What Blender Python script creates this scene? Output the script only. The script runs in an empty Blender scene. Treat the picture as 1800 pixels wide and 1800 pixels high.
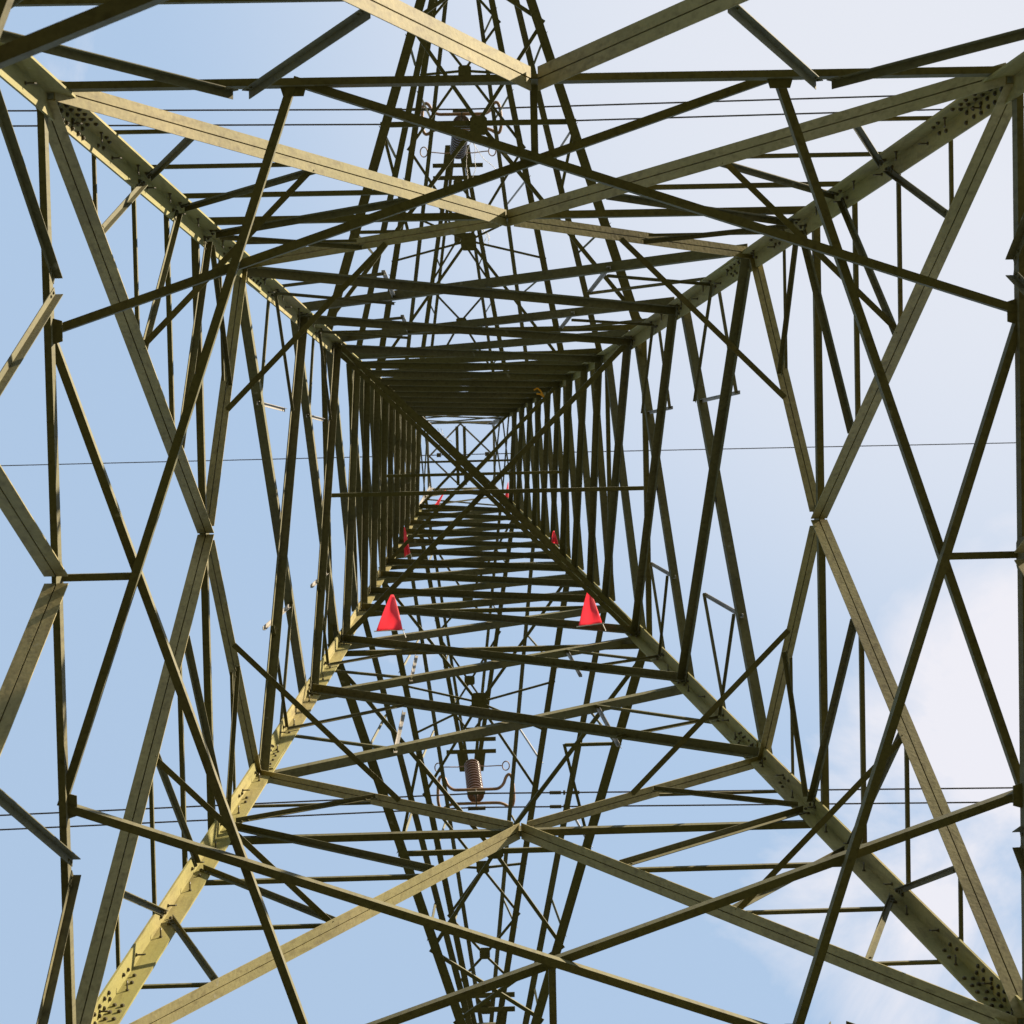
import bpy, bmesh, math, random
from mathutils import Vector, Matrix
random.seed(7)
R = math.radians
V = Vector

# ------------------------------------------------------------------ scene, camera, sky, sun
scene = bpy.context.scene
COL = scene.collection
CAMZ = 1.5                       # eye height over the grass; heights below are measured from the camera

SUN_AZ = R(30)                   # from +x towards -y
SUN_EL = R(38)
EXPOSURE = 1.5

cam_d = bpy.data.cameras.new("camera")
cam_d.sensor_fit = 'HORIZONTAL'
cam_d.sensor_width = 36.0
cam_d.lens = 80.0
cam_d.dof.use_dof = True; cam_d.dof.focus_distance = 22.0; cam_d.dof.aperture_fstop = 9.0
cam_d.clip_start = 0.05
cam_d.clip_end = 5000
cam = bpy.data.objects.new("camera", cam_d)
COL.objects.link(cam)
# looking nearly straight up, a few degrees off the plumb line, rolled a little
_f = 4000.0
_zc = V(((749.2 - 900) / _f, (718.54 - 900) / _f, 1.0)).normalized()
_x0 = V((1, 0, 0)); _x0 = (_x0 - _zc * _x0.dot(_zc)).normalized()
_y0 = _zc.cross(_x0)
_r = -0.022
_X = math.cos(_r) * _x0 + math.sin(_r) * _y0
_Y = -math.sin(_r) * _x0 + math.cos(_r) * _y0
right = V((_X[0], _Y[0], _zc[0])); down = V((_X[1], _Y[1], _zc[1])); fwd = V((_X[2], _Y[2], _zc[2]))
M = Matrix.Identity(4)
for i in range(3):
    M[i][0] = right[i]; M[i][1] = -down[i]; M[i][2] = -fwd[i]
M.translation = V((-0.787, -1.1078, CAMZ))
cam.matrix_world = M
scene.camera = cam

sun_dir = V((math.cos(SUN_AZ) * math.cos(SUN_EL), -math.sin(SUN_AZ) * math.cos(SUN_EL), math.sin(SUN_EL)))

world = bpy.data.worlds.new("World"); scene.world = world; world.use_nodes = True
wt = world.node_tree; wn = wt.nodes; wl = wt.links
for n in list(wn): wn.remove(n)
w_out = wn.new('ShaderNodeOutputWorld'); w_bg = wn.new('ShaderNodeBackground')
sky = wn.new('ShaderNodeTexSky'); sky.sky_type = 'NISHITA'; sky.sun_disc = False
sky.sun_elevation = SUN_EL
sky.sun_rotation = math.atan2(sun_dir.x, sun_dir.y)
sky.altitude = 50; sky.air_density = 1.0; sky.dust_density = 1.0; sky.ozone_density = 1.0
w_bg.inputs['Strength'].default_value = 0.0565
# thin cloud drifting in the sky (direction based, so it stays put in the sky)
tc = wn.new('ShaderNodeTexCoord')
def mathn(op, a=None, b=None, c=None):
    n = wn.new('ShaderNodeMath'); n.operation = op
    for i, v in enumerate((a, b, c)):
        if v is None: continue
        if hasattr(v, 'is_output'): wl.new(v, n.inputs[i])
        else: n.inputs[i].default_value = v
    return n.outputs[0]
nz = wn.new('ShaderNodeTexNoise'); nz.inputs['Scale'].default_value = 9.0; nz.inputs['Detail'].default_value = 7.0
nz.inputs['Roughness'].default_value = 0.58; nz.inputs['Distortion'].default_value = 0.5
wl.new(tc.outputs['Generated'], nz.inputs['Vector'])
def cloud_bank(direction, inner, outer):
    dp = wn.new('ShaderNodeVectorMath'); dp.operation = 'DOT_PRODUCT'
    wl.new(tc.outputs['Generated'], dp.inputs[0]); dp.inputs[1].default_value = direction.normalized()
    mr = wn.new('ShaderNodeMapRange'); mr.interpolation_type = 'SMOOTHSTEP'
    mr.inputs['From Min'].default_value = math.cos(outer); mr.inputs['From Max'].default_value = math.cos(inner)
    wl.new(dp.outputs['Value'], mr.inputs['Value'])
    return mr.outputs['Result']
CLOUD_DIR = V((0.270, 0.205, 1.0))
bank = cloud_bank(CLOUD_DIR, R(3.0), R(9.0))
dens = mathn('MULTIPLY_ADD', bank, 1.0, mathn('MULTIPLY_ADD', nz.outputs['Fac'], 3.4, -2.15))
dens = mathn('MULTIPLY', mathn('MINIMUM', mathn('MAXIMUM', mathn('MULTIPLY', dens, 1.6), 0.0), 1.0), 0.9)
# bright milky veil high on the sun's side
veil = cloud_bank(V((0.30, -0.22, 1.0)), R(2), R(24))
veil = mathn('MULTIPLY', veil, 0.92)
# thin summer haze over the whole sky, then the milky veil
mixh = wn.new('ShaderNodeMix'); mixh.data_type = 'RGBA'; mixh.inputs['Factor'].default_value = 0.6
wl.new(sky.outputs[0], mixh.inputs['A']); mixh.inputs['B'].default_value = (3.95, 5.2, 6.75, 1)
mix0 = wn.new('ShaderNodeMix'); mix0.data_type = 'RGBA'
wl.new(veil, mix0.inputs['Factor']); wl.new(mixh.outputs['Result'], mix0.inputs['A'])
mix0.inputs['B'].default_value = (5.15, 5.25, 5.65, 1)
mix1 = wn.new('ShaderNodeMix'); mix1.data_type = 'RGBA'
wl.new(dens, mix1.inputs['Factor']); wl.new(mix0.outputs['Result'], mix1.inputs['A'])
mix1.inputs['B'].default_value = (5.6, 5.5, 5.85, 1)
wl.new(mix1.outputs['Result'], w_bg.inputs['Color'])
wl.new(w_bg.outputs[0], w_out.inputs['Surface'])

sun_l = bpy.data.lights.new("sun", 'SUN'); sun_l.energy = 5.0; sun_l.angle = R(0.53); sun_l.color = (1.0, 0.86, 0.66)
sun_o = bpy.data.objects.new("sun", sun_l); COL.objects.link(sun_o)
sun_o.rotation_euler = (-sun_dir).to_track_quat('-Z', 'Y').to_euler()
sun_o.location = (60, -30, 60)

vs = scene.view_settings
vs.view_transform = 'Standard'; vs.look = 'None'; vs.gamma = 1.0; vs.use_curve_mapping = False; vs.exposure = EXPOSURE
scene.render.engine = 'CYCLES'
scene.cycles.max_bounces = 6

# ------------------------------------------------------------------ materials
def material(name, rough=0.6, metallic=0.0):
    m = bpy.data.materials.new(name); m.use_nodes = True
    b = m.node_tree.nodes['Principled BSDF']
    b.inputs['Roughness'].default_value = rough; b.inputs['Metallic'].default_value = metallic
    return m, m.node_tree, b
def noise_ramp(nt, scale, stops, detail=4.0, coord=None):
    n = nt.nodes.new('ShaderNodeTexNoise'); n.inputs['Scale'].default_value = scale; n.inputs['Detail'].default_value = detail
    if coord is not None: nt.links.new(coord, n.inputs['Vector'])
    r = nt.nodes.new('ShaderNodeValToRGB')
    e = r.color_ramp.elements
    while len(e) < len(stops): e.new(0.5)
    for el, (p, c) in zip(e, stops): el.position = p; el.color = (*c, 1) if len(c) == 3 else c
    nt.links.new(n.outputs['Fac'], r.inputs['Fac'])
    return r.outputs['Color'], n
def steel_paint(name, main, algae, amount, rough=0.72):
    """weathered paint: soft colour drift, algae film, small pale scuffs"""
    m, nt, b = material(name, rough)
    b.inputs['Specular IOR Level'].default_value = 0.22
    geo = nt.nodes.new('ShaderNodeNewGeometry')
    dark = tuple(c * 0.76 for c in main); light = tuple(min(1, c * 1.22) for c in main)
    c1, _ = noise_ramp(nt, 1.3, [(0.3, dark), (0.5, main), (0.7, light)], 5, geo.outputs['Position'])
    fine, _ = noise_ramp(nt, 26.0, [(0.25, (0.78, 0.78, 0.78)), (0.75, (1.12, 1.12, 1.12))], 3, geo.outputs['Position'])
    mul = nt.nodes.new('ShaderNodeMix'); mul.data_type = 'RGBA'; mul.blend_type = 'MULTIPLY'; mul.inputs['Factor'].default_value = 1.0
    nt.links.new(c1, mul.inputs['A']); nt.links.new(fine, mul.inputs['B'])
    film, _ = noise_ramp(nt, 0.45, [(0.38, (0, 0, 0)), (0.62, (amount,) * 3)], 5, geo.outputs['Position'])
    mx = nt.nodes.new('ShaderNodeMix'); mx.data_type = 'RGBA'
    nt.links.new(film, mx.inputs['Factor']); nt.links.new(mul.outputs['Result'], mx.inputs['A']); mx.inputs['B'].default_value = (*algae, 1)
    sc, _ = noise_ramp(nt, 5.0, [(0.70, (0, 0, 0)), (0.76, (0.5, 0.5, 0.5))], 6, geo.outputs['Position'])
    mx2 = nt.nodes.new('ShaderNodeMix'); mx2.data_type = 'RGBA'
    nt.links.new(sc, mx2.inputs['Factor']); nt.links.new(mx.outputs['Result'], mx2.inputs['A']); mx2.inputs['B'].default_value = (0.34, 0.33, 0.29, 1)
    nt.links.new(mx2.outputs['Result'], b.inputs['Base Color'])
    mp = nt.nodes.new('ShaderNodeMapping'); mp.inputs['Scale'].default_value = (22, 22, 1.1)
    nt.links.new(geo.outputs['Position'], mp.inputs['Vector'])
    st, _ = noise_ramp(nt, 1.0, [(0.50, (1, 1, 1)), (0.72, (0.62, 0.58, 0.52))], 4, mp.outputs['Vector'])
    ms = nt.nodes.new('ShaderNodeMix'); ms.data_type = 'RGBA'; ms.blend_type = 'MULTIPLY'; ms.inputs['Factor'].default_value = 0.8
    nt.links.new(mx2.outputs['Result'], ms.inputs['A']); nt.links.new(st, ms.inputs['B'])
    nt.links.new(ms.outputs['Result'], b.inputs['Base Color'])
    bp = nt.nodes.new('ShaderNodeBump'); bp.inputs['Strength'].default_value = 0.12; bp.inputs['Distance'].default_value = 0.01
    nn = nt.nodes.new('ShaderNodeTexNoise'); nn.inputs['Scale'].default_value = 30; nt.links.new(geo.outputs['Position'], nn.inputs['Vector'])
    nt.links.new(nn.outputs['Fac'], bp.inputs['Height']); nt.links.new(bp.outputs['Normal'], b.inputs['Normal'])
    return m
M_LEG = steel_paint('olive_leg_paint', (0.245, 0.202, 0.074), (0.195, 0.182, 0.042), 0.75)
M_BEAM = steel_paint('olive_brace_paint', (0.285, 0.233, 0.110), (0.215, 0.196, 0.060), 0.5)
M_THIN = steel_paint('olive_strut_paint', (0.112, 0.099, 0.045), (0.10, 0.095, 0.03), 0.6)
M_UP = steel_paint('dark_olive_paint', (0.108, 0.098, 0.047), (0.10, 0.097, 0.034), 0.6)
M_GALV = steel_paint('bare_galvanised_steel', (0.30, 0.28, 0.25), (0.24, 0.21, 0.16), 0.3, 0.5)
M_BOLT, _nt, _b = material('weathered_bolt_steel', 0.6, 0.2); 
_c, _n = noise_ramp(_nt, 14, [(0.3, (0.05, 0.041, 0.02)), (0.7, (0.10, 0.082, 0.04))]); _nt.links.new(_c, _b.inputs['Base Color'])
M_PORC, _nt, _b = material('brown_glazed_porcelain', 0.25)
_c, _n = noise_ramp(_nt, 6, [(0.3, (0.15, 0.09, 0.068)), (0.7, (0.23, 0.15, 0.12))]); _nt.links.new(_c, _b.inputs['Base Color'])
M_PORC2, _nt, _b = material('grey_glazed_porcelain', 0.25)
_c, _n = noise_ramp(_nt, 6, [(0.3, (0.10, 0.09, 0.10)), (0.7, (0.17, 0.15, 0.165))]); _nt.links.new(_c, _b.inputs['Base Color'])
M_RUST, _nt, _b = material('rusty_horn_steel', 0.7)
_c, _n = noise_ramp(_nt, 5, [(0.3, (0.17, 0.085, 0.04)), (0.7, (0.34, 0.19, 0.09))]); _nt.links.new(_c, _b.inputs['Base Color'])
M_WIRE, _nt, _b = material('dull_aluminium_strand', 0.55, 0.3)
_c, _n = noise_ramp(_nt, 20, [(0.3, (0.05, 0.042, 0.045)), (0.7, (0.10, 0.085, 0.085))]); _nt.links.new(_c, _b.inputs['Base Color'])
M_CORD, _nt, _b = material('white_nylon_cord', 0.7)
_c, _n = noise_ramp(_nt, 20, [(0.3, (0.62, 0.58, 0.56)), (0.7, (0.82, 0.8, 0.78))]); _nt.links.new(_c, _b.inputs['Base Color'])
M_YEL, _nt, _b = material('orange_webbing', 0.8)
_c, _n = noise_ramp(_nt, 20, [(0.3, (0.55, 0.26, 0.015)), (0.7, (0.75, 0.36, 0.03))]); _nt.links.new(_c, _b.inputs['Base Color'])
def cloth_material():
    m, nt, b = material('red_flag_cloth', 0.85)
    c, _ = noise_ramp(nt, 3, [(0.3, (0.70, 0.11, 0.13)), (0.7, (0.85, 0.17, 0.19))]); nt.links.new(c, b.inputs['Base Color'])
    tr = nt.nodes.new('ShaderNodeBsdfTranslucent'); tr.inputs['Color'].default_value = (1.0, 0.21, 0.26, 1)
    mx = nt.nodes.new('ShaderNodeMixShader'); mx.inputs['Fac'].default_value = 0.7
    out = nt.nodes['Material Output']
    nt.links.new(b.outputs[0], mx.inputs[1]); nt.links.new(tr.outputs[0], mx.inputs[2]); nt.links.new(mx.outputs[0], out.inputs['Surface'])
    return m
M_RED = cloth_material()
M_GRASS, _nt, _b = material('field_grass', 0.9)
_g = _nt.nodes.new('ShaderNodeNewGeometry')
_c, _n = noise_ramp(_nt, 0.35, [(0.3, (0.024, 0.030, 0.009)), (0.55, (0.036, 0.040, 0.013)), (0.75, (0.055, 0.05, 0.02))], 8, _g.outputs['Position'])
_nt.links.new(_c, _b.inputs['Base Color'])

# ------------------------------------------------------------------ mesh helpers
def new_obj(name, bm, mat, parent=None, smooth=False):
    me = bpy.data.meshes.new(name)
    bmesh.ops.recalc_face_normals(bm, faces=bm.faces)
    bm.to_mesh(me); bm.free()
    if smooth:
        for p in me.polygons: p.use_smooth = True
    me.materials.append(mat)
    o = bpy.data.objects.new(name, me); COL.objects.link(o)
    if parent is not None: o.parent = parent
    return o
def empty(name, label, cat, loc=(0, 0, 0), group=None):
    o = bpy.data.objects.new(name, None); COL.objects.link(o)
    o.location = loc; o.empty_display_size = 0.3
    o['label'] = label; o['category'] = cat
    if group: o['group'] = group
    return o
def tag(o, label, cat, group=None):
    o['label'] = label; o['category'] = cat
    if group: o['group'] = group
    return o
def add_prism(bm, p0, p1, prof, u, v):
    a = [bm.verts.new(p0 + u * x + v * y) for x, y in prof]
    b = [bm.verts.new(p1 + u * x + v * y) for x, y in prof]
    n = len(prof)
    for i in range(n):
        bm.faces.new((a[i], a[(i + 1) % n], b[(i + 1) % n], b[i]))
    bm.faces.new(a[::-1]); bm.faces.new(b)
def frame(p0, p1, n, up):
    a = (p1 - p0).normalized()
    v = (n - a * n.dot(a)).normalized()
    u = a.cross(v)
    if u.dot(up) < 0: u = -u
    return u, v
def add_angle(bm, p0, p1, wu, wv, n, up=V((0, 0, 1)), off=0.0, t=None, shift=0.5):
    """one rolled-steel angle: flange wu along u (towards 'up'), flange wv along n; heel at the u = -shift*wu side"""
    t = t or max(0.006, min(wu, wv) * 0.1)
    u, v = frame(p0, p1, n, up)
    s = -wu * shift
    prof = [(s, 0), (s + wu, 0), (s + wu, t), (s + t, t), (s + t, wv), (s, wv)]
    add_prism(bm, p0 + v * off, p1 + v * off, prof, u, v)
def add_box(bm, c, ux, uy, uz):
    vs_ = []
    for sx in (-1, 1):
        for sy in (-1, 1):
            for sz in (-1, 1):
                vs_.append(bm.verts.new(c + ux * sx + uy * sy + uz * sz))
    for q in ((0, 1, 3, 2), (4, 6, 7, 5), (0, 4, 5, 1), (2, 3, 7, 6), (0, 2, 6, 4), (1, 5, 7, 3)):
        bm.faces.new([vs_[i] for i in q])
def add_tube(bm, pts, r, seg=8, closed=False):
    n = len(pts); rings = []
    for i, p in enumerate(pts):
        if closed: d = pts[(i + 1) % n] - pts[i - 1]
        else: d = pts[min(i + 1, n - 1)] - pts[max(i - 1, 0)]
        d = d.normalized()
        ref = V((0, 0, 1)) if abs(d.z) < 0.9 else V((1, 0, 0))
        a = d.cross(ref).normalized(); b = d.cross(a)
        rings.append([bm.verts.new(p + (a * math.cos(k * 2 * math.pi / seg) + b * math.sin(k * 2 * math.pi / seg)) * r) for k in range(seg)])
    m = n if closed else n - 1
    for i in range(m):
        A, B = rings[i], rings[(i + 1) % n]
        for k in range(seg):
            bm.faces.new((A[k], A[(k + 1) % seg], B[(k + 1) % seg], B[k]))
    if not closed:
        bm.faces.new(rings[0][::-1]); bm.faces.new(rings[-1])
def add_lathe(bm, c, prof, seg=20):
    rings = []
    for r, z in prof:
        rings.append([bm.verts.new(c + V((r * math.cos(k * 2 * math.pi / seg), r * math.sin(k * 2 * math.pi / seg), z))) for k in range(seg)])
    for A, B in zip(rings, rings[1:]):
        for k in range(seg):
            bm.faces.new((A[k], A[(k + 1) % seg], B[(k + 1) % seg], B[k]))
    bm.faces.new(rings[0][::-1]); bm.faces.new(rings[-1])
def add_plate(bm, pts, n, t):
    """polygon plate of thickness t along n"""
    n = n.normalized()
    a = [bm.verts.new(p - n * t / 2) for p in pts]; b = [bm.verts.new(p + n * t / 2) for p in pts]
    k = len(pts)
    for i in range(k): bm.faces.new((a[i], a[(i + 1) % k], b[(i + 1) % k], b[i]))
    bm.faces.new(a[::-1]); bm.faces.new(b)
def add_bolt(bm, p, n, r=0.017, l=0.03):
    n = n.normalized()
    ref = V((0, 0, 1)) if abs(n.z) < 0.8 else V((1, 0, 0))
    a = n.cross(ref).normalized(); b = n.cross(a)
    prof = [(math.cos(k * math.pi / 3) * r, math.sin(k * math.pi / 3) * r) for k in range(6)]
    add_prism(bm, p - n * 0.004, p + n * l * 0.6, prof, a, b)
    prof = [(x * 0.55, y * 0.55) for x, y in prof]
    add_prism(bm, p + n * l * 0.6, p + n * l * 0.85, prof, a, b)

# ------------------------------------------------------------------ ground
bm = bmesh.new()
for x in (-2500, 2500):
    pass
v4 = [bm.verts.new((x, y, 0)) for x, y in ((-2500, -2500), (2500, -2500), (2500, 2500), (-2500, 2500))]
bm.faces.new(v4)
g = new_obj('ground', bm, M_GRASS); g['kind'] = 'structure'

# ------------------------------------------------------------------ tower geometry (z measured from the camera)
Z1, ZB, ZC, ZD, Z2, ZM, ZT, ZTOP = 15.69, 21.14, 23.48, 27.39, 30.54, 38.85, 48.31, 53.0
def width(z):
    if z <= Z2: return 9.4 - 0.176 * z
    return 9.4 - 0.176 * Z2 - 0.1131 * (z - Z2)
OUT = {'N': V((0, -1, 0)), 'S': V((0, 1, 0)), 'W': V((-1, 0, 0)), 'E': V((1, 0, 0))}
def outn(F, z):
    n = OUT[F].copy(); n.z = 0.088 if z <= Z2 else 0.0565
    return n.normalized()
def fp(F, t, z, off=0.0):
    """point on a tower face: t from -1 to 1 across the face, z height over the camera"""
    h = width(z) / 2
    p = {'N': V((t * h, -h, z)), 'S': V((t * h, h, z)), 'W': V((-h, t * h, z)), 'E': V((h, t * h, z))}[F]
    p = p + OUT[F] * off
    p.z += CAMZ
    return p
FACES = 'NSWE'

tower = empty('transmission_tower', 'olive painted steel lattice electricity pylon seen from inside its base, rising overhead', 'pylon')

# ---- legs
LEG_W, LEG_W2 = 0.168, 0.100
legs = {}
for sx in (-1, 1):
    for sy in (-1, 1):
        bm = bmesh.new()
        def heel(z): return V((sx * width(z) / 2, sy * width(z) / 2, z + CAMZ))
        def ring(z, w, t):
            # L section with the heel on the outer corner, flanges along the two faces
            c = heel(z)
            prof = [(0, 0), (w, 0), (w, t), (t, t), (t, w), (0, w)]
            return [bm.verts.new(c + V((-sx * x, -sy * y, 0))) for x, y in prof]
        def run(zs, w, t):
            rs = [ring(z, w, t) for z in zs]
            for A, B in zip(rs, rs[1:]):
                for i in range(6): bm.faces.new((A[i], A[(i + 1) % 6], B[(i + 1) % 6], B[i]))
            bm.faces.new(rs[0][::-1]); bm.faces.new(rs[-1])
        run([-CAMZ, 8, Z1, ZB, 24.02], LEG_W, 0.018)
        run([24.03, ZD, Z2 + 0.5], LEG_W - 0.004, 0.017)
        run([Z2 + 0.502, ZM + 0.3], LEG_W2 + 0.02, 0.013)
        run([ZM + 0.302, ZT + 0.25], LEG_W2, 0.011)
        lo = new_obj('leg', bm, M_LEG, tower); legs[(sx, sy)] = lo
        bm = bmesh.new()
        tz = ZT + 0.252
        def ring2(z, w, t):
            c = heel(z)
            return [bm.verts.new(c + V((-sx * x, -sy * y, 0))) for x, y in [(0, 0), (w, 0), (w, t), (t, t), (t, w), (0, w)]]
        A, B = ring2(tz, 0.08, 0.01), ring2(ZTOP + 0.05, 0.08, 0.01)
        for i in range(6): bm.faces.new((A[i], A[(i + 1) % 6], B[(i + 1) % 6], B[i]))
        bm.faces.new(A[::-1]); bm.faces.new(B)
        new_obj('peak_leg', bm, M_GALV, tower)
        # splice plates inside the flanges
        for zc_, hl in ((24.03, 0.42), (Z2 + 0.5, 0.38), (ZM + 0.3, 0.3)):
            bm = bmesh.new()
            w = 0.125 if zc_ < Z2 else 0.085
            for k in (0, 1):
                p0, p1 = heel(zc_ - hl), heel(zc_ + hl)
                ax = V((-sx, 0, 0)) if k == 0 else V((0, -sy, 0)); nn = V((0, -sy, 0)) if k == 0 else V((-sx, 0, 0))
                o0 = ax * 0.032 + nn * 0.0205
                add_prism(bm, p0 + o0, p1 + o0, [(0, 0), (w, 0), (w, 0.012), (0, 0.012)], ax, nn)
            new_obj('splice_plate', bm, M_LEG, lo)
        # bolts on the inner faces of the flanges
        bm = bmesh.new()
        def bolt_at(z, d, k, extra=0.02, r=0.016, l=0.022):
            p = heel(z)
            ax = V((-sx, 0, 0)) if k == 0 else V((0, -sy, 0)); nn = V((0, -sy, 0)) if k == 0 else V((-sx, 0, 0))
            add_bolt(bm, p + ax * d + nn * extra, nn, r, l)
        for k in (0, 1):
            for i in range(6):
                for d in (0.06, 0.12):
                    bolt_at(Z1 + 0.18 + i * 0.15 + random.uniform(-.02, .02), d + random.uniform(-.006, .006), k, 0.02, 0.017, 0.022)
            for z in (17.1, 18.5, 19.85, 21.3, 22.3, 25.25, 28.8):
                bolt_at(z, 0.085, k); bolt_at(z + 0.16, 0.07, k)
            for zc_, n_, st in ((24.03, 4, 0.09), (Z2 + 0.5, 4, 0.08), (ZM + 0.3, 3, 0.08)):
                for i in range(-n_, n_ + 1):
                    if i == 0: continue
                    bolt_at(zc_ + i * st, 0.075 + 0.03 * (i % 2), k, 0.034, 0.014, 0.02)
            for z in (ZC, ZD, Z2):
                for i in range(4): bolt_at(z - 0.2 + i * 0.13, 0.07 + 0.045 * (i % 2), k, 0.02, 0.015, 0.022)
        bo = new_obj('bolts', bm, M_BOLT, lo); bo['kind'] = 'stuff'
        # step bolts for climbing
        sb = None
        for i, z in enumerate([9.5 + 0.62 * j for j in range(32)]):
            k = i % 2
            p = heel(z)
            ax = V((-sx, 0, 0)) if k == 0 else V((0, -sy, 0)); nn = V((0, -sy, 0)) if k == 0 else V((-sx, 0, 0))
            b2 = bmesh.new()
            q = p + ax * 0.085 + nn * 0.02
            add_tube(b2, [q - nn * 0.005, q + nn * 0.06, q + nn * 0.07 + V((0, 0, 0.015))], 0.0065, 6)
            add_bolt(b2, q, nn, 0.014, 0.016)
            new_obj('step_bolt', b2, M_BOLT, lo)

# ---- members
def brace(name, F, a, b, wu, wv, side=1, mat=M_THIN, off=None, t=None, trim=(0, 0)):
    """angle between two face points a=(t,z), b=(t,z); side +1 fixed outside the leg flange, -1 inside"""
    zm = (a[1] + b[1]) / 2
    n = outn(F, zm)
    p0, p1 = fp(F, *a), fp(F, *b)
    d = (p1 - p0).normalized()
    p0 = p0 + d * trim[0]; p1 = p1 - d * trim[1]
    bm = bmesh.new()
    if side > 0:
        add_angle(bm, p0, p1, wu, wv, n, V((0, 0, 1)), 0.003 if off is None else off, t)
    else:
        o_ = 0.021 if off is None else off
        add_angle(bm, p0, p1, wu, wv, -n, V((0, 0, -1)), o_, t)
        if wu >= 0.045:
            tt = t or max(0.006, min(wu, wv) * 0.1)
            u_, v_ = frame(p0, p1, -n, V((0, 0, -1)))
            for q, sg_ in ((p0, 1), (p1, -1)):
                for dd in (0.05, 0.12):
                    add_bolt(bm, q + d * dd * sg_ + v_ * (o_ + tt - 0.002) + u_ * 0.006, v_, 0.012, 0.014)
    return new_obj(name, bm, mat, tower)
def tee(name, F, a, b, w, gap=0.010, mat=M_BEAM, trim=(0, 0), stem=None):
    """two angles back to back, cross-bar down, stems up in the plane of the face"""
    n = outn(F, (a[1] + b[1]) / 2)
    p0, p1 = fp(F, *a), fp(F, *b)
    d = (p1 - p0).normalized(); p0 = p0 + d * trim[0]; p1 = p1 - d * trim[1]
    bm = bmesh.new()
    for s in (1, -1):
        add_angle(bm, p0, p1, stem or w, w, n * s, V((0, 0, 1)), gap / 2, 0.009)
    return new_obj(name, bm, mat, tower)
def plate(F, t, z, hw, hh, off=0.0, thick=0.01, mat=M_THIN, name='gusset_plate'):
    n = outn(F, z); c = fp(F, t, z) + n * off
    u = V((0, 1, 0)) if F in 'WE' else V((1, 0, 0))
    u = (u - n * u.dot(n)).normalized(); v = n.cross(u)
    if v.z < 0: v = -v
    bm = bmesh.new()
    pts = [c + u * x * hw + v * y * hh for x, y in ((-1, -.6), (-.6, -1), (.6, -1), (1, -.6), (1, .6), (.6, 1), (-.6, 1), (-1, .6))]
    add_plate(bm, pts, n, thick)
    return new_obj(name, bm, mat, tower)

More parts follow.
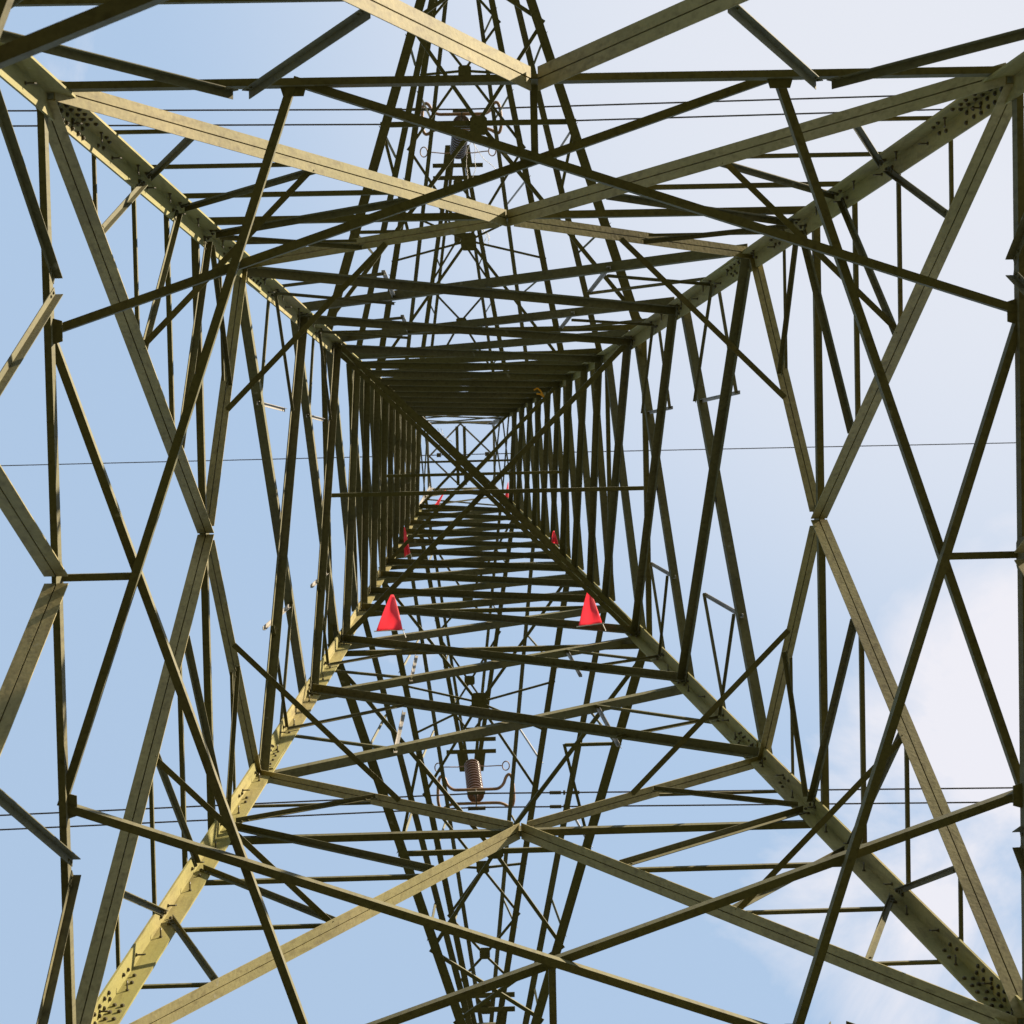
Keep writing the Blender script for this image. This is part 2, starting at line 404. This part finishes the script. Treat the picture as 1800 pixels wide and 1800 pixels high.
for F in FACES:
    # --- bottom panel, K-bracing rising to the middle of the Z1 horizontal
    for s in (-1, 1):
        tee('main_brace', F, (s * 0.985, 7.8), (0, Z1), 0.078, trim=(0, 0.13))
        brace('redundant_strut', F, (s * 0.985, 13.52), (s * 0.30, 13.52), 0.045, 0.04)
        brace('redundant_brace', F, (s * 0.97, 13.9), (s * 0.605, Z1), 0.055, 0.06, -1, trim=(0, 0.04))
        brace('redundant_brace', F, (s * 0.31, 13.6), (s * 0.595, Z1), 0.055, 0.06, -1, trim=(0, 0.03))
        brace('redundant_strut', F, (s * 0.985, 11.0), (s * 0.60, 11.0), 0.045, 0.04)
        brace('redundant_brace', F, (s * 0.97, 13.75), (s * 0.55, 11.3), 0.05, 0.05, -1, trim=(0, 0.08))
    brace('horizontal_brace', F, (-0.985, Z1), (0.985, Z1), 0.10, 0.05, 1, M_THIN)
    plate(F, 0.0, Z1 - 0.05, 0.13, 0.10, 0.0, 0.0085, M_THIN)
    # --- panel Z1-ZB, K-bracing
    for s in (-1, 1):
        tee('main_brace', F, (s * 0.988, Z1 - 0.03), (0, ZB), 0.072, gap=0.010, trim=(0.0, 0.07))
        kz = lambda t: Z1 + (ZB - Z1) * (1 - t)
        brace('redundant_strut', F, (s * 0.985, 17.12), (s * 0.77, 17.12), 0.03, 0.028)
        brace('redundant_brace', F, (s * 0.975, 18.62), (s * 0.765, kz(0.765)), 0.045, 0.045, -1, trim=(0, 0.058))
        brace('redundant_strut', F, (s * 0.985, 18.47), (s * 0.53, 18.47), 0.034, 0.032)
        brace('redundant_brace', F, (s * 0.975, 20.02), (s * 0.515, kz(0.515)), 0.048, 0.048, -1, trim=(0, 0.058))
        brace('redundant_strut', F, (s * 0.985, 19.78), (s * 0.27, 19.78), 0.042, 0.04)
        brace('redundant_brace', F, (s * 0.965, 21.36), (s * 0.265, kz(0.265)), 0.06, 0.06, -1, trim=(0, 0.058))
    brace('horizontal_brace', F, (-0.99, ZB), (0.99, ZB), 0.07, 0.065, 1, M_THIN)
    plate(F, 0.0, ZB, 0.13, 0.09, 0.0, 0.008, M_THIN)
    # --- panel ZB-ZC, inverted K-bracing
    for s in (-1, 1):
        tee('main_brace', F, (0, ZB), (s * 0.985, ZC), 0.056, gap=0.009, trim=(0.07, 0.0), mat=M_BEAM)
        ki = lambda t: ZB + (ZC - ZB) * t
        brace('redundant_strut', F, (s * 0.985, 22.28), (s * 0.52, 22.28), 0.028, 0.026)
        brace('redundant_brace', F, (s * 0.955, 21.55), (s * 0.50, ki(0.50)), 0.045, 0.045, -1)
    # --- crossed panels ZC-ZD and ZD-Z2
    for (za, zb, wb) in ((ZC, ZD, 0.100), (ZD, Z2, 0.095)):
        fr = 1 if F in 'NE' else -1          # which of the two diagonals passes in front
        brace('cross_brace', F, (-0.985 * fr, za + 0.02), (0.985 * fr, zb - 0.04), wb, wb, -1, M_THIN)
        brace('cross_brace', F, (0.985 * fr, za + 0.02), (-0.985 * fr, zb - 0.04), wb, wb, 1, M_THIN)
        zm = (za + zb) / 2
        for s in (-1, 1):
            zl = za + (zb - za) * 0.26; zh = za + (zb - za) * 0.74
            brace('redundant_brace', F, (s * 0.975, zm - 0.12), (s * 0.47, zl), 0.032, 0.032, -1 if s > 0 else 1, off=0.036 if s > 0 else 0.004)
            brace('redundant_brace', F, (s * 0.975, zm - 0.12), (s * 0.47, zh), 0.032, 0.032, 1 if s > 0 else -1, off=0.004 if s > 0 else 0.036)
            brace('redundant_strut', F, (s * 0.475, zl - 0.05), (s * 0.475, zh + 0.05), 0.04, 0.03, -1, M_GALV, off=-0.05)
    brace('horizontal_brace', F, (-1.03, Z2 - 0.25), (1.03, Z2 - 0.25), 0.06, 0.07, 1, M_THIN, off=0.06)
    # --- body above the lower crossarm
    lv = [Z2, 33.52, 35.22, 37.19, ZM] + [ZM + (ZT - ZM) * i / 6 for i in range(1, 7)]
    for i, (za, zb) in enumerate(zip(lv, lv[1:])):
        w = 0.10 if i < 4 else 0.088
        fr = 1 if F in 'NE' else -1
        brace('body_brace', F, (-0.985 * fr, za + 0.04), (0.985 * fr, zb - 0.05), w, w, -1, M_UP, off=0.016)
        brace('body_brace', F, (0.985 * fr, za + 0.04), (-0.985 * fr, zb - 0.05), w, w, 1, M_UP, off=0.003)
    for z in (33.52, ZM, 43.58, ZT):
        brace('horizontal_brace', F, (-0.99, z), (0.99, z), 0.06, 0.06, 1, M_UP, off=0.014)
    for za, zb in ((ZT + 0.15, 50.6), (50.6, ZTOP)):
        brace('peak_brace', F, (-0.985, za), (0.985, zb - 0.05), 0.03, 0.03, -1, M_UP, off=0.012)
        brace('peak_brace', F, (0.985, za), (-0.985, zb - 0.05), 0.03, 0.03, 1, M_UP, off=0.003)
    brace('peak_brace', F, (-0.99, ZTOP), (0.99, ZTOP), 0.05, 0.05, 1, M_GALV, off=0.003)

# ---- horizontal (plan) bracing
def level_pt(x, y, z): return V((x, y, z + CAMZ))
def flat_angle(name, p0, p1, wh, wv, parent=None, mat=M_THIN, away=None, t=None, up=1):
    """horizontal angle: flat flange wh under, upright flange wv; flat flange points along 'away'"""
    d = (p1 - p0).normalized(); side = V((0, 0, 1)).cross(d).normalized()
    if away is not None and side.dot(away) < 0: side = -side
    bm = bmesh.new()
    add_angle(bm, p0, p1, wv, wh, side, V((0, 0, up)), -wh / 2, t)
    return new_obj(name, bm, mat, parent or tower)
def star(z, tn, dz):
    h = width(z) / 2
    def P(F, t): 
        p = fp(F, t, z, 0.05); p.z += dz; return p
    k0 = tn / 0.51
    sh = {('N', -tn): -0.495 * k0, ('N', tn): 0.512 * k0, ('W', tn): 0.475 * k0}
    P0 = P
    P = lambda F, t: P0(F, sh.get((F, t), t))
    prs = [(('N', -tn), ('W', tn)), (('W', -tn), ('S', -tn)), (('W', -tn), ('N', tn)), (('N', -tn), ('E', -tn)),
           (('N', tn), ('E', tn)), (('E', -tn), ('S', tn)), (('W', tn), ('S', tn)), (('E', tn), ('S', -tn))]
    for i, (a, b) in enumerate(prs):
        p, q = P(*a), P(*b)
        lift = V((0, 0, 0.104 * (0, 1, 1, 0, 1, 0, 0, 1)[i]))
        mid = (p + q) / 2; mid.z = 0
        flat_angle('plan_brace', p + lift, q + lift, 0.058, 0.10, away=mid)
    for F in FACES:
        a, b = P(F, 0.0), None
        # meeting point of the two long braces in front of each face
        inner = fp(F, 0.0, z, 0.06 - h * (1 - tn - (1 - tn) / (1 + tn)))
        inner.z += dz
        flat_angle('plan_strut', a, inner, 0.05, 0.05)
        for t in (-tn, tn):
            c = fp(F, sh.get((F, t), t), z, 0.04); c.z += dz - 0.035
            n = -OUT[F]; u = V((-n.y, n.x, 0))
            bm = bmesh.new()
            add_plate(bm, [c + u * -0.10, c + u * 0.10, c + u * 0.07 + n * 0.10, c + u * -0.07 + n * 0.10], V((0, 0, 1)), 0.01)
            new_obj('gusset_plate', bm, M_THIN, tower)
star(Z1, 0.51, 0.05)
# corner ties of the two K panels
def corner_tie(z, t, w, name='hip_brace', off=-0.04):
    for a, sa, b, sb in (('N', -1, 'W', -1), ('N', 1, 'E', -1), ('S', -1, 'W', 1), ('S', 1, 'E', 1)):
        p, q = fp(a, sa * t, z, off), fp(b, sb * t, z, off)
        mid = (p + q) / 2; mid.z = 0
        flat_angle(name, p, q, w, w, away=-mid, mat=M_THIN)
corner_tie(18.35, 0.535, 0.05)
corner_tie(22.15, 0.415, 0.055)
# ties of the panel below, close over the camera
star(8.37, 0.447, 0.0)
def diaphragm(z, w, strut, ext=0.0):
    h = width(z) / 2 - 0.03
    A, B, C_, D = level_pt(-h, -h, z), level_pt(h, h, z), level_pt(h, -h, z + 0.09), level_pt(-h, h, z + 0.09)
    bm = bmesh.new()
    d = (B - A).normalized(); sd = V((0, 0, 1)).cross(d).normalized()
    add_angle(bm, A, B, w, w, sd, V((0, 0, 1)), 0.006, 0.008); add_angle(bm, A, B, w, w, -sd, V((0, 0, 1)), 0.006, 0.008)
    new_obj('plan_brace', bm, M_UP, tower)
    flat_angle('plan_brace', C_, D, w * 1.15, w, mat=M_UP, away=V((1, 1, 0)))
    flat_angle('plan_strut', level_pt(-h - ext, 0.02, z - 0.1), level_pt(h + ext, 0.02, z - 0.1), strut, strut, mat=M_UP, away=V((0, 1, 0)))
diaphragm(Z2, 0.062, 0.055, 0.14)
diaphragm(ZM, 0.055, 0.05, 0.10)
diaphragm(ZT, 0.05, 0.045, 0.04)

# ---- peak: diamond ties, twin beams for the earth wire
h = width(ZTOP) / 2
for a, b in (((0, -h), (-h, 0)), ((0, -h), (h, 0)), ((0, h), (-h, 0)), ((0, h), (h, 0))):
    flat_angle('peak_tie', level_pt(a[0], a[1], ZTOP + 0.05), level_pt(b[0], b[1], ZTOP + 0.05), 0.04, 0.04, mat=M_GALV)
for x in (-0.085, 0.085):
    flat_angle('peak_beam', level_pt(x, -h * 0.92, ZTOP - 0.05), level_pt(x, h * 0.92, ZTOP - 0.05), 0.07, 0.08, mat=M_UP)

# ------------------------------------------------------------------ crossarms
def crossarm(sgn, z, body_half, zt, nodes, width_at, L_tip, cw, plates, bars, cross):
    """sgn -1 north side, +1 south side; L measured outwards from the tower's axis"""
    arm = bpy.data.objects.new('crossarm', None); COL.objects.link(arm); arm.parent = tower; arm.location = (0, 0, z + CAMZ)
    base = arm.location.copy()
    Lb = body_half
    wz = width(zt) / 2
    def bot(s, L, dz=0.0): return V((s * width_at(L), sgn * L, dz))
    def top(s, L):
        k = (L - wz) / (L_tip - wz)
        return V((s * (wz + (0.10 - wz) * k), sgn * L, (zt - z) * (1 - k) + 0.05))
    def put(name, p0, p1, wu, wv, away, mat=M_UP, up=1, dz=0.0, t=None):
        d = (p1 - p0).normalized(); side = V((0, 0, 1)).cross(d).normalized()
        if side.dot(away) < 0: side = -side
        bm = bmesh.new()
        q = V((0, 0, dz))
        add_angle(bm, p0 + q, p1 + q, wu, wv, side, V((0, 0, up)), 0.0, t, shift=0.0)
        return new_obj(name, bm, mat, arm)
    for s in (-1, 1):
        put('bottom_chord', bot(s, Lb - 0.02), bot(s, L_tip), cw, cw, V((-s, 0, 0)))
        put('top_chord', top(s, wz), top(s, L_tip - 0.12), cw * 0.8, cw * 0.7, V((-s, 0, 0)))
        # webs of the side faces
        Ls = [Lb + (L_tip - Lb) * q for q in (0.0, 0.22, 0.42, 0.60, 0.77)]
        for i in range(1, len(Ls)):
            a = bot(s, Ls[i], 0.02); b = top(s, Ls[i] - 0.22)
            put('side_web', a, b, 0.03, 0.03, V((-s, 0, 0)), mat=M_GALV if i == 2 and s > 0 else M_UP)
    mats = M_UP
    for k_, (a, b, w) in enumerate(nodes):
        def pt(q):
            if q[0] == 'c': return V((q[2] if len(q) > 2 else 0.0, sgn * q[1], 0.03))
            return bot(-1 if q[0] == 'l' else 1, q[1], 0.03)
        p0, p1 = pt(a), pt(b)
        put('arm_brace', p0, p1, w, w, V((0, sgn, 0)), dz=0.0031 * (k_ % 7))
    for L, hw, hl in plates:
        bm = bmesh.new()
        c = V((0.0, sgn * L, 0.024))
        add_plate(bm, [c + V((x * hw, y * hl, 0)) for x, y in ((-1, -.7), (-.7, -1), (.7, -1), (1, -.7), (1, .7), (.7, 1), (-.7, 1), (-1, .7))], V((0, 0, 1)), 0.012)
        new_obj('centre_plate', bm, M_UP, arm)
    for L in cross:
        put('cross_member', bot(-1, L, 0.05), bot(1, L, 0.05), 0.055, 0.07, V((0, sgn, 0)))
    for L, hw in bars:
        bm = bmesh.new()
        add_prism(bm, V((-hw, sgn * L, -0.02)), V((hw, sgn * L, -0.02)), [(-0.045, 0), (0.045, 0), (0.045, 0.012), (-0.045, 0.012)], V((0, 1, 0)), V((0, 0, -1)))
        for x in (-1, 1):
            add_bolt(bm, V((x * (hw - 0.05), sgn * L, -0.033)), V((0, 0, -1)), 0.02, 0.02)
        new_obj('tip_bar', bm, M_UP, arm)
    # tip plate between the chords
    wa, wb_ = width_at(L_tip - 0.35) + 0.02, width_at(L_tip) + 0.02
    for s in (-1, 1):
        bm = bmesh.new()
        add_prism(bm, V((s * wa, sgn * (L_tip - 0.4), -0.012)), V((s * wb_, sgn * (L_tip + 0.03), -0.012)), [(-0.055, 0), (0.055, 0), (0.055, 0.01), (-0.055, 0.01)], V((1, 0, 0)), V((0, 0, 1)))
        new_obj('tip_plate', bm, M_UP, arm)
    bm = bmesh.new()
    add_prism(bm, V((-width_at(L_tip - 0.15), sgn * (L_tip - 0.15), 0.02)), V((width_at(L_tip - 0.15), sgn * (L_tip - 0.15), 0.02)), [(-0.04, 0), (0.04, 0), (0.04, 0.09), (-0.04, 0.09)], V((0, 1, 0)), V((0, 0, 1)))
    new_obj('hanger_beam', bm, M_UP, arm)
    return arm

def lower_nodes():
    n = []
    for c, o in (('l', 'r'), ('r', 'l')):
        n += [((c, 2.15), ('c', 4.87), 0.055), (('c', 4.87), (c, 6.2), 0.05), ((c, 6.2), (o, 7.2), 0.05),
              ((c, 7.2), ('c', 8.0), 0.045)]
        s = -1 if c == 'l' else 1
        n += [((c, 3.46), ('c', 3.46, s * 0.99), 0.045), ((c, 4.87), ('c', 3.46, s * 0.99), 0.042)]
    return n
def mid_nodes():
    n = []
    for c in ('l', 'r'):
        n += [((c, 1.7), ('c', 3.93), 0.05), (('c', 3.93), (c, 5.48), 0.045), ((c, 5.48), ('c', 6.8), 0.045), (('c', 6.8), (c, 7.6), 0.042),
              ((c, 7.6), ('c', 8.3), 0.042), (('c', 8.3), (c, 8.72), 0.04), ((c, 8.72), ('c', 9.24), 0.04),
              (('c', 3.93), (c, 3.6), 0.036), (('c', 3.93), (c, 4.46), 0.036), (('c', 6.8), (c, 6.74), 0.04)]
    return n
def top_nodes():
    n = []
    for c in ('l', 'r'):
        n += [((c, 1.1), ('c', 2.92), 0.045), (('c', 2.92), (c, 3.65), 0.042), ((c, 3.65), ('c', 4.70), 0.042), (('c', 4.70), (c, 5.3), 0.04), ((c, 5.3), ('c', 5.82), 0.04)]
    return n
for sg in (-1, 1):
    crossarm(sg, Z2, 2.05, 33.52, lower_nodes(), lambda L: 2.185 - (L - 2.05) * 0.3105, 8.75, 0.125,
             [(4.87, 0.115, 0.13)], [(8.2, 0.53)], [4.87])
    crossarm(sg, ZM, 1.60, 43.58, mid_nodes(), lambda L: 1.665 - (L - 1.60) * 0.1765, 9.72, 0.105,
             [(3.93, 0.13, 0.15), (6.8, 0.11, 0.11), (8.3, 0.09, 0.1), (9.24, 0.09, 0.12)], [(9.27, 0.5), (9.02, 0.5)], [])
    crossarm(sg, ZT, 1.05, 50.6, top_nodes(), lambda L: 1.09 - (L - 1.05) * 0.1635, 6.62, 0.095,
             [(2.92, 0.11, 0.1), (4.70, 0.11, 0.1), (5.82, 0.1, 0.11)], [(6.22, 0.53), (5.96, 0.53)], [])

# ------------------------------------------------------------------ insulators
def insulator(sgn, z_bot, side):
    top = V((0.0, sgn * 6.43, ZT - 0.05 + CAMZ))
    L = top.z - (z_bot + CAMZ)
    o = empty('insulator_string', '%s porcelain insulator string with rusty arcing loops, near the %s of the photo' % ('grey' if sgn < 0 else 'brown', side),
              'insulator', top, 'insulator strings of the top crossarms')
    bm = bmesh.new()
    add_tube(bm, [V((0, 0, 0.06)), V((0, 0, -0.55))], 0.022, 8)
    add_box(bm, V((0, 0, -0.15)), V((0.04, 0, 0)), V((0, 0.012, 0)), V((0, 0, 0.16)))
    new_obj('hanger_link', bm, M_BOLT, o)
    z0, z1 = -0.55, -(L - 0.55)
    nd = 12
    pitch = (z0 - z1) / nd
    proto = None
    for i in range(nd):
        if proto is None:
            bm = bmesh.new()
            add_lathe(bm, V((0, 0, 0)), [(0.05, 0.08), (0.058, 0.05), (0.10, 0.045), (0.155, 0.02), (0.168, 0.0), (0.160, -0.024), (0.150, -0.02), (0.138, 0.03), (0.06, 0.04), (0.042, -0.02), (0.04, -pitch + 0.08)], 24)
            proto = new_obj('insulator_disc', bm, M_PORC2 if sgn < 0 else M_PORC, o, True); d = proto
        else:
            d = proto.copy(); COL.objects.link(d); d.parent = o
        d.location = (0, 0, z0 - (i + 0.5) * pitch)
    # upper arcing horns: thin rods ending in small rings
    for s in (-1, 1):
        bm = bmesh.new()
        add_tube(bm, [V((s * 0.03, 0, z0 + 0.02)), V((s * 0.3, 0.02, z0 - 0.02)), V((s * 0.56, 0.0, z0 - 0.10)), V((s * 0.63, 0.0, z0 - 0.12))], 0.011, 6)
        c = V((s * 0.71, 0, z0 - 0.15))
        add_tube(bm, [c + V((0.075 * math.cos(a), 0.10 * math.sin(a), 0.03 * math.sin(a))) for a in [k * 2 * math.pi / 16 for k in range(16)]], 0.012, 6, True)
        new_obj('arcing_horn', bm, M_RUST, o)
    # lower arcing loops: racket shaped tubes either side
    zb = -(L - 0.45)
    for s in (-1, 1):
        bm = bmesh.new()
        pts = [V((s * 0.0, -0.14, zb)), V((s * 0.30, -0.14, zb)), V((s * 0.44, -0.15, zb + 0.02)), V((s * 0.54, -0.22, zb + 0.10)), V((s * 0.60, -0.34, zb + 0.20)), V((s * 0.665, -0.38, zb + 0.24)),
               V((s * 0.715, -0.30, zb + 0.20)), V((s * 0.735, -0.10, zb + 0.10)), V((s * 0.735, 0.08, zb + 0.03)), V((s * 0.70, 0.20, zb)), V((s * 0.64, 0.22, zb)), V((s * 0.54, 0.16, zb)), V((s * 0.40, 0.13, zb)), V((s * 0.0, 0.13, zb))]
        # smooth the path
        sm = []
        for i in range(len(pts) - 1):
            p0, p1, p2, p3 = pts[max(i - 1, 0)], pts[i], pts[i + 1], pts[min(i + 2, len(pts) - 1)]
            for k in range(4):
                t = k / 4
                sm.append(0.5 * ((2 * p1) + (p2 - p0) * t + (2 * p0 - 5 * p1 + 4 * p2 - p3) * t * t + (3 * p1 - p0 - 3 * p2 + p3) * t ** 3))
        sm.append(pts[-1])
        add_tube(bm, sm, 0.03, 8)
        new_obj('arcing_loop', bm, M_RUST, o)
    # yoke plate and clamps
    bm = bmesh.new()
    zy = -(L - 0.3)
    add_plate(bm, [V((0, -0.05, zy + 0.2)), V((0, 0.05, zy + 0.2)), V((0, 0.19, zy)), V((0, 0.17, zy - 0.08)), V((0, -0.17, zy - 0.08)), V((0, -0.19, zy))], V((1, 0, 0)), 0.02)
    add_tube(bm, [V((0, 0, zy + 0.2)), V((0, 0, zy + 0.30))], 0.03, 8)
    for s in (-1, 1):
        add_tube(bm, [V((0, s * 0.15, zy - 0.05)), V((0, s * 0.15, -L + 0.03))], 0.018, 6)
        add_prism(bm, V((-0.17, s * 0.15, -L)), V((0.17, s * 0.15, -L)), [(-0.03, -0.035), (0.03, -0.035), (0.035, 0.03), (0, 0.05), (-0.035, 0.03)], V((0, 1, 0)), V((0, 0, 1)))
    new_obj('yoke', bm, M_BOLT, o)
    return o
ZCN, ZCS = 42.2, 43.4
insulator(-1, ZCN, 'top')
insulator(1, ZCS, 'bottom')

# ------------------------------------------------------------------ wires
def wire(name, label, cat, y, z0, r, slope, group, skew=0.0, sleeves=()):
    pts = []
    x = -170.0
    while x <= 170.0:
        ax = abs(x)
        pts.append(V((x, y + skew * x, z0 + CAMZ - slope * ax + slope / 350 * x * x)))
        x += 0.5 if ax < 15 else 4.0
    bm = bmesh.new(); add_tube(bm, pts, r, 6)
    o = tag(new_obj(name, bm, M_WIRE, None, True), label, cat, group)
    for a, b, rr in sleeves:
        bm = bmesh.new()
        q = [V((xx, y + skew * xx, z0 + CAMZ - slope * abs(xx) + slope / 350 * xx * xx)) for xx in (a, (a + b) / 2, b)]
        add_tube(bm, q, rr, 8)
        new_obj('wire_sleeve', bm, M_BOLT, o)
    return o
wire('conductor_cable', 'upper cable of the pair crossing the top of the photo', 'power cable', -6.60, ZCN, 0.0155, 0.108, 'power cables', 0, [(-1.45, -1.1, 0.03), (-0.95, -0.6, 0.03)])
wire('conductor_cable', 'lower cable of the pair crossing the top of the photo', 'power cable', -6.33, ZCN, 0.0155, 0.108, 'power cables', 0, [(-1.45, -1.1, 0.03), (-0.95, -0.6, 0.03)])
wire('conductor_cable', 'upper cable of the pair crossing the bottom of the photo', 'power cable', 6.29, ZCS, 0.0155, 0.108, 'power cables', 0, [(1.4, 1.62, 0.035), (1.66, 1.7, 0.045), (1.75, 1.97, 0.035)])
wire('conductor_cable', 'lower cable of the pair crossing the bottom of the photo', 'power cable', 6.56, ZCS, 0.0155, 0.108, 'power cables', 0, [(1.4, 1.62, 0.035), (1.66, 1.7, 0.045)])
ew = wire('earth_wire', 'single thin earth wire crossing the middle of the photo at the tower peak', 'earth wire', -0.03, ZTOP - 0.2, 0.011, 0.08, None)
for x in (-0.52, 0.60):
    bm = bmesh.new()
    zz = ZTOP - 0.2 + CAMZ - 0.08 * abs(x)
    add_tube(bm, [V((x - 0.05, -0.03, zz)), V((x - 0.03, -0.03, zz)), V((x + 0.03, -0.03, zz)), V((x + 0.05, -0.03, zz))], 0.05, 8)
    new_obj('damper', bm, M_BOLT, ew)

# ------------------------------------------------------------------ red warning flags, cord, strap
def red_flag(label, apex, b0, b1, sag, n=12, folds=0.012, seed=0):
    rnd = random.Random(seed)
    o = empty('red_flag', label, 'flag', apex, 'red circuit flags on the crossarm levels')
    bm = bmesh.new(); grid = []
    ph = rnd.uniform(0, 6)
    for i in range(n + 1):
        t = i / n; row = []
        for j in range(n + 1):
            s = j / n
            e = b0.lerp(b1, s)
            k = min(1.0, 0.10 + 0.9 * t ** 0.85)
            c = b0.lerp(b1, 0.5)
            q = apex.lerp(c, t) + (e - c) * k
            q.z += -sag * math.sin(math.pi * t) * math.sin(math.pi * s) + folds * math.sin(s * 9 + ph + t * 3) * t * (1 - t * .5)
            row.append(bm.verts.new(q - apex))
        grid.append(row)
    for i in range(n):
        for j in range(n):
            bm.faces.new((grid[i][j], grid[i + 1][j], grid[i + 1][j + 1], grid[i][j + 1]))
    c = new_obj('flag_cloth', bm, M_RED, o, True)
    sd = c.modifiers.new('thick', 'SOLIDIFY'); sd.thickness = 0.003
    bm = bmesh.new()
    add_tube(bm, [b0 - apex + (b0 - b1) * 0.08, b1 - apex + (b1 - b0) * 0.08], 0.007, 6)
    new_obj('flag_hem', bm, M_CORD, o)
    bm = bmesh.new()
    e = (b1 - apex)
    add_tube(bm, [e, e + V((0.02, 0.05, -0.02)), e + V((0.04, 0.10, -0.05))], 0.006, 5)
    new_obj('flag_tie', bm, M_CORD, o)
    return o
zf = Z2 + 0.15 + CAMZ
red_flag('large red triangular flag in the lower left of the pylon core, left of the pair', V((-1.31, 1.42, zf + 0.35)), V((-1.535, 1.88, zf)), V((-1.175, 1.87, zf)), 0.05, seed=1)
red_flag('large red triangular flag in the lower right of the pylon core, right of the pair', V((1.375, 1.43, zf + 0.30)), V((1.205, 1.885, zf)), V((1.53, 1.85, zf)), 0.04, seed=5)
zf = ZM + 0.1 + CAMZ
red_flag('narrow folded red flag beside the lower left leg, above the large left flag', V((-1.21, 0.92, zf + 0.25)), V((-1.22, 1.42, zf)), V((-1.12, 1.36, zf)), 0.1, folds=0.08, seed=3)
red_flag('small twisted red flag beside the lower right leg, above the large right flag', V((1.36, 1.04, zf + 0.15)), V((1.30, 1.24, zf)), V((1.43, 1.27, zf)), 0.1, folds=0.10, seed=4)
zf = ZT + 0.1 + CAMZ
red_flag('tiny red flag strip near the pylon peak, left of the centre', V((-0.42, 0.64, zf + 0.3)), V((-0.68, 0.98, zf)), V((-0.60, 1.0, zf)), 0.05, folds=0.03, seed=6)
red_flag('tiny red flag strip near the pylon peak, right of the centre', V((0.93, 0.50, zf + 0.3)), V((0.84, 0.80, zf)), V((0.92, 0.84, zf)), 0.05, folds=0.03, seed=8)

bm = bmesh.new()
c = V((1.05, -1.36, 36.9 + CAMZ))
ribbon = [V((-0.12, -0.02, 0.0)), V((-0.04, -0.06, 0.03)), V((0.03, 0.0, 0.02)), V((0.08, 0.10, -0.05)), V((0.10, 0.14, -0.08)), V((0.02, 0.08, -0.04)), V((-0.06, 0.07, 0.0))]
for p0, p1 in zip(ribbon, ribbon[1:]):
    d = (p1 - p0).normalized(); u = d.cross(V((0, 0, 1))).normalized()
    add_prism(bm, p0 - d * 0.004, p1 + d * 0.004, [(-0.018, -0.002), (0.018, -0.002), (0.018, 0.002), (-0.018, 0.002)], u, u.cross(d))
for v in bm.verts: v.co = v.co * 0.7 + c
tag(new_obj('webbing_strap', bm, M_YEL), 'short orange webbing strap caught on the upper right leg near the core', 'strap')

def tangle(name, label, centre, spread, n, seed, r=0.006):
    rnd = random.Random(seed); bm = bmesh.new()
    for k in range(n):
        p = V(centre) + V((rnd.uniform(-.1, .1), rnd.uniform(-.1, .1), 0)) * 1.0
        pts = [p.copy()]; d = V((rnd.uniform(-.3, .3), 1, 0)).normalized()
        for i in range(26):
            d = (d + V((rnd.uniform(-.35, .35), rnd.uniform(-.15, .2), rnd.uniform(-.1, .1)))).normalized()
            p = p + V((d.x * spread[0], d.y * spread[1], d.z * 0.03)); pts.append(p.copy())
        add_tube(bm, pts, r, 5)
    return tag(new_obj(name, bm, M_CORD, None, True), label, 'cord')
tangle('white_cord', 'long loose tangle of white cord hanging beside the top insulator string', (0.30, -7.0, 47.6 + CAMZ), (0.035, 0.055), 3, 11)
tangle('white_cord', 'short white cord tuft above the tower middle brace, below the long tangle', (0.42, -5.05, 47.9 + CAMZ), (0.03, 0.022), 4, 5)
tangle('white_cord', 'pale frayed cord tied to the pylon peak left of the centre', (-0.45, -0.62, 52.8 + CAMZ), (0.016, 0.018), 3, 9)
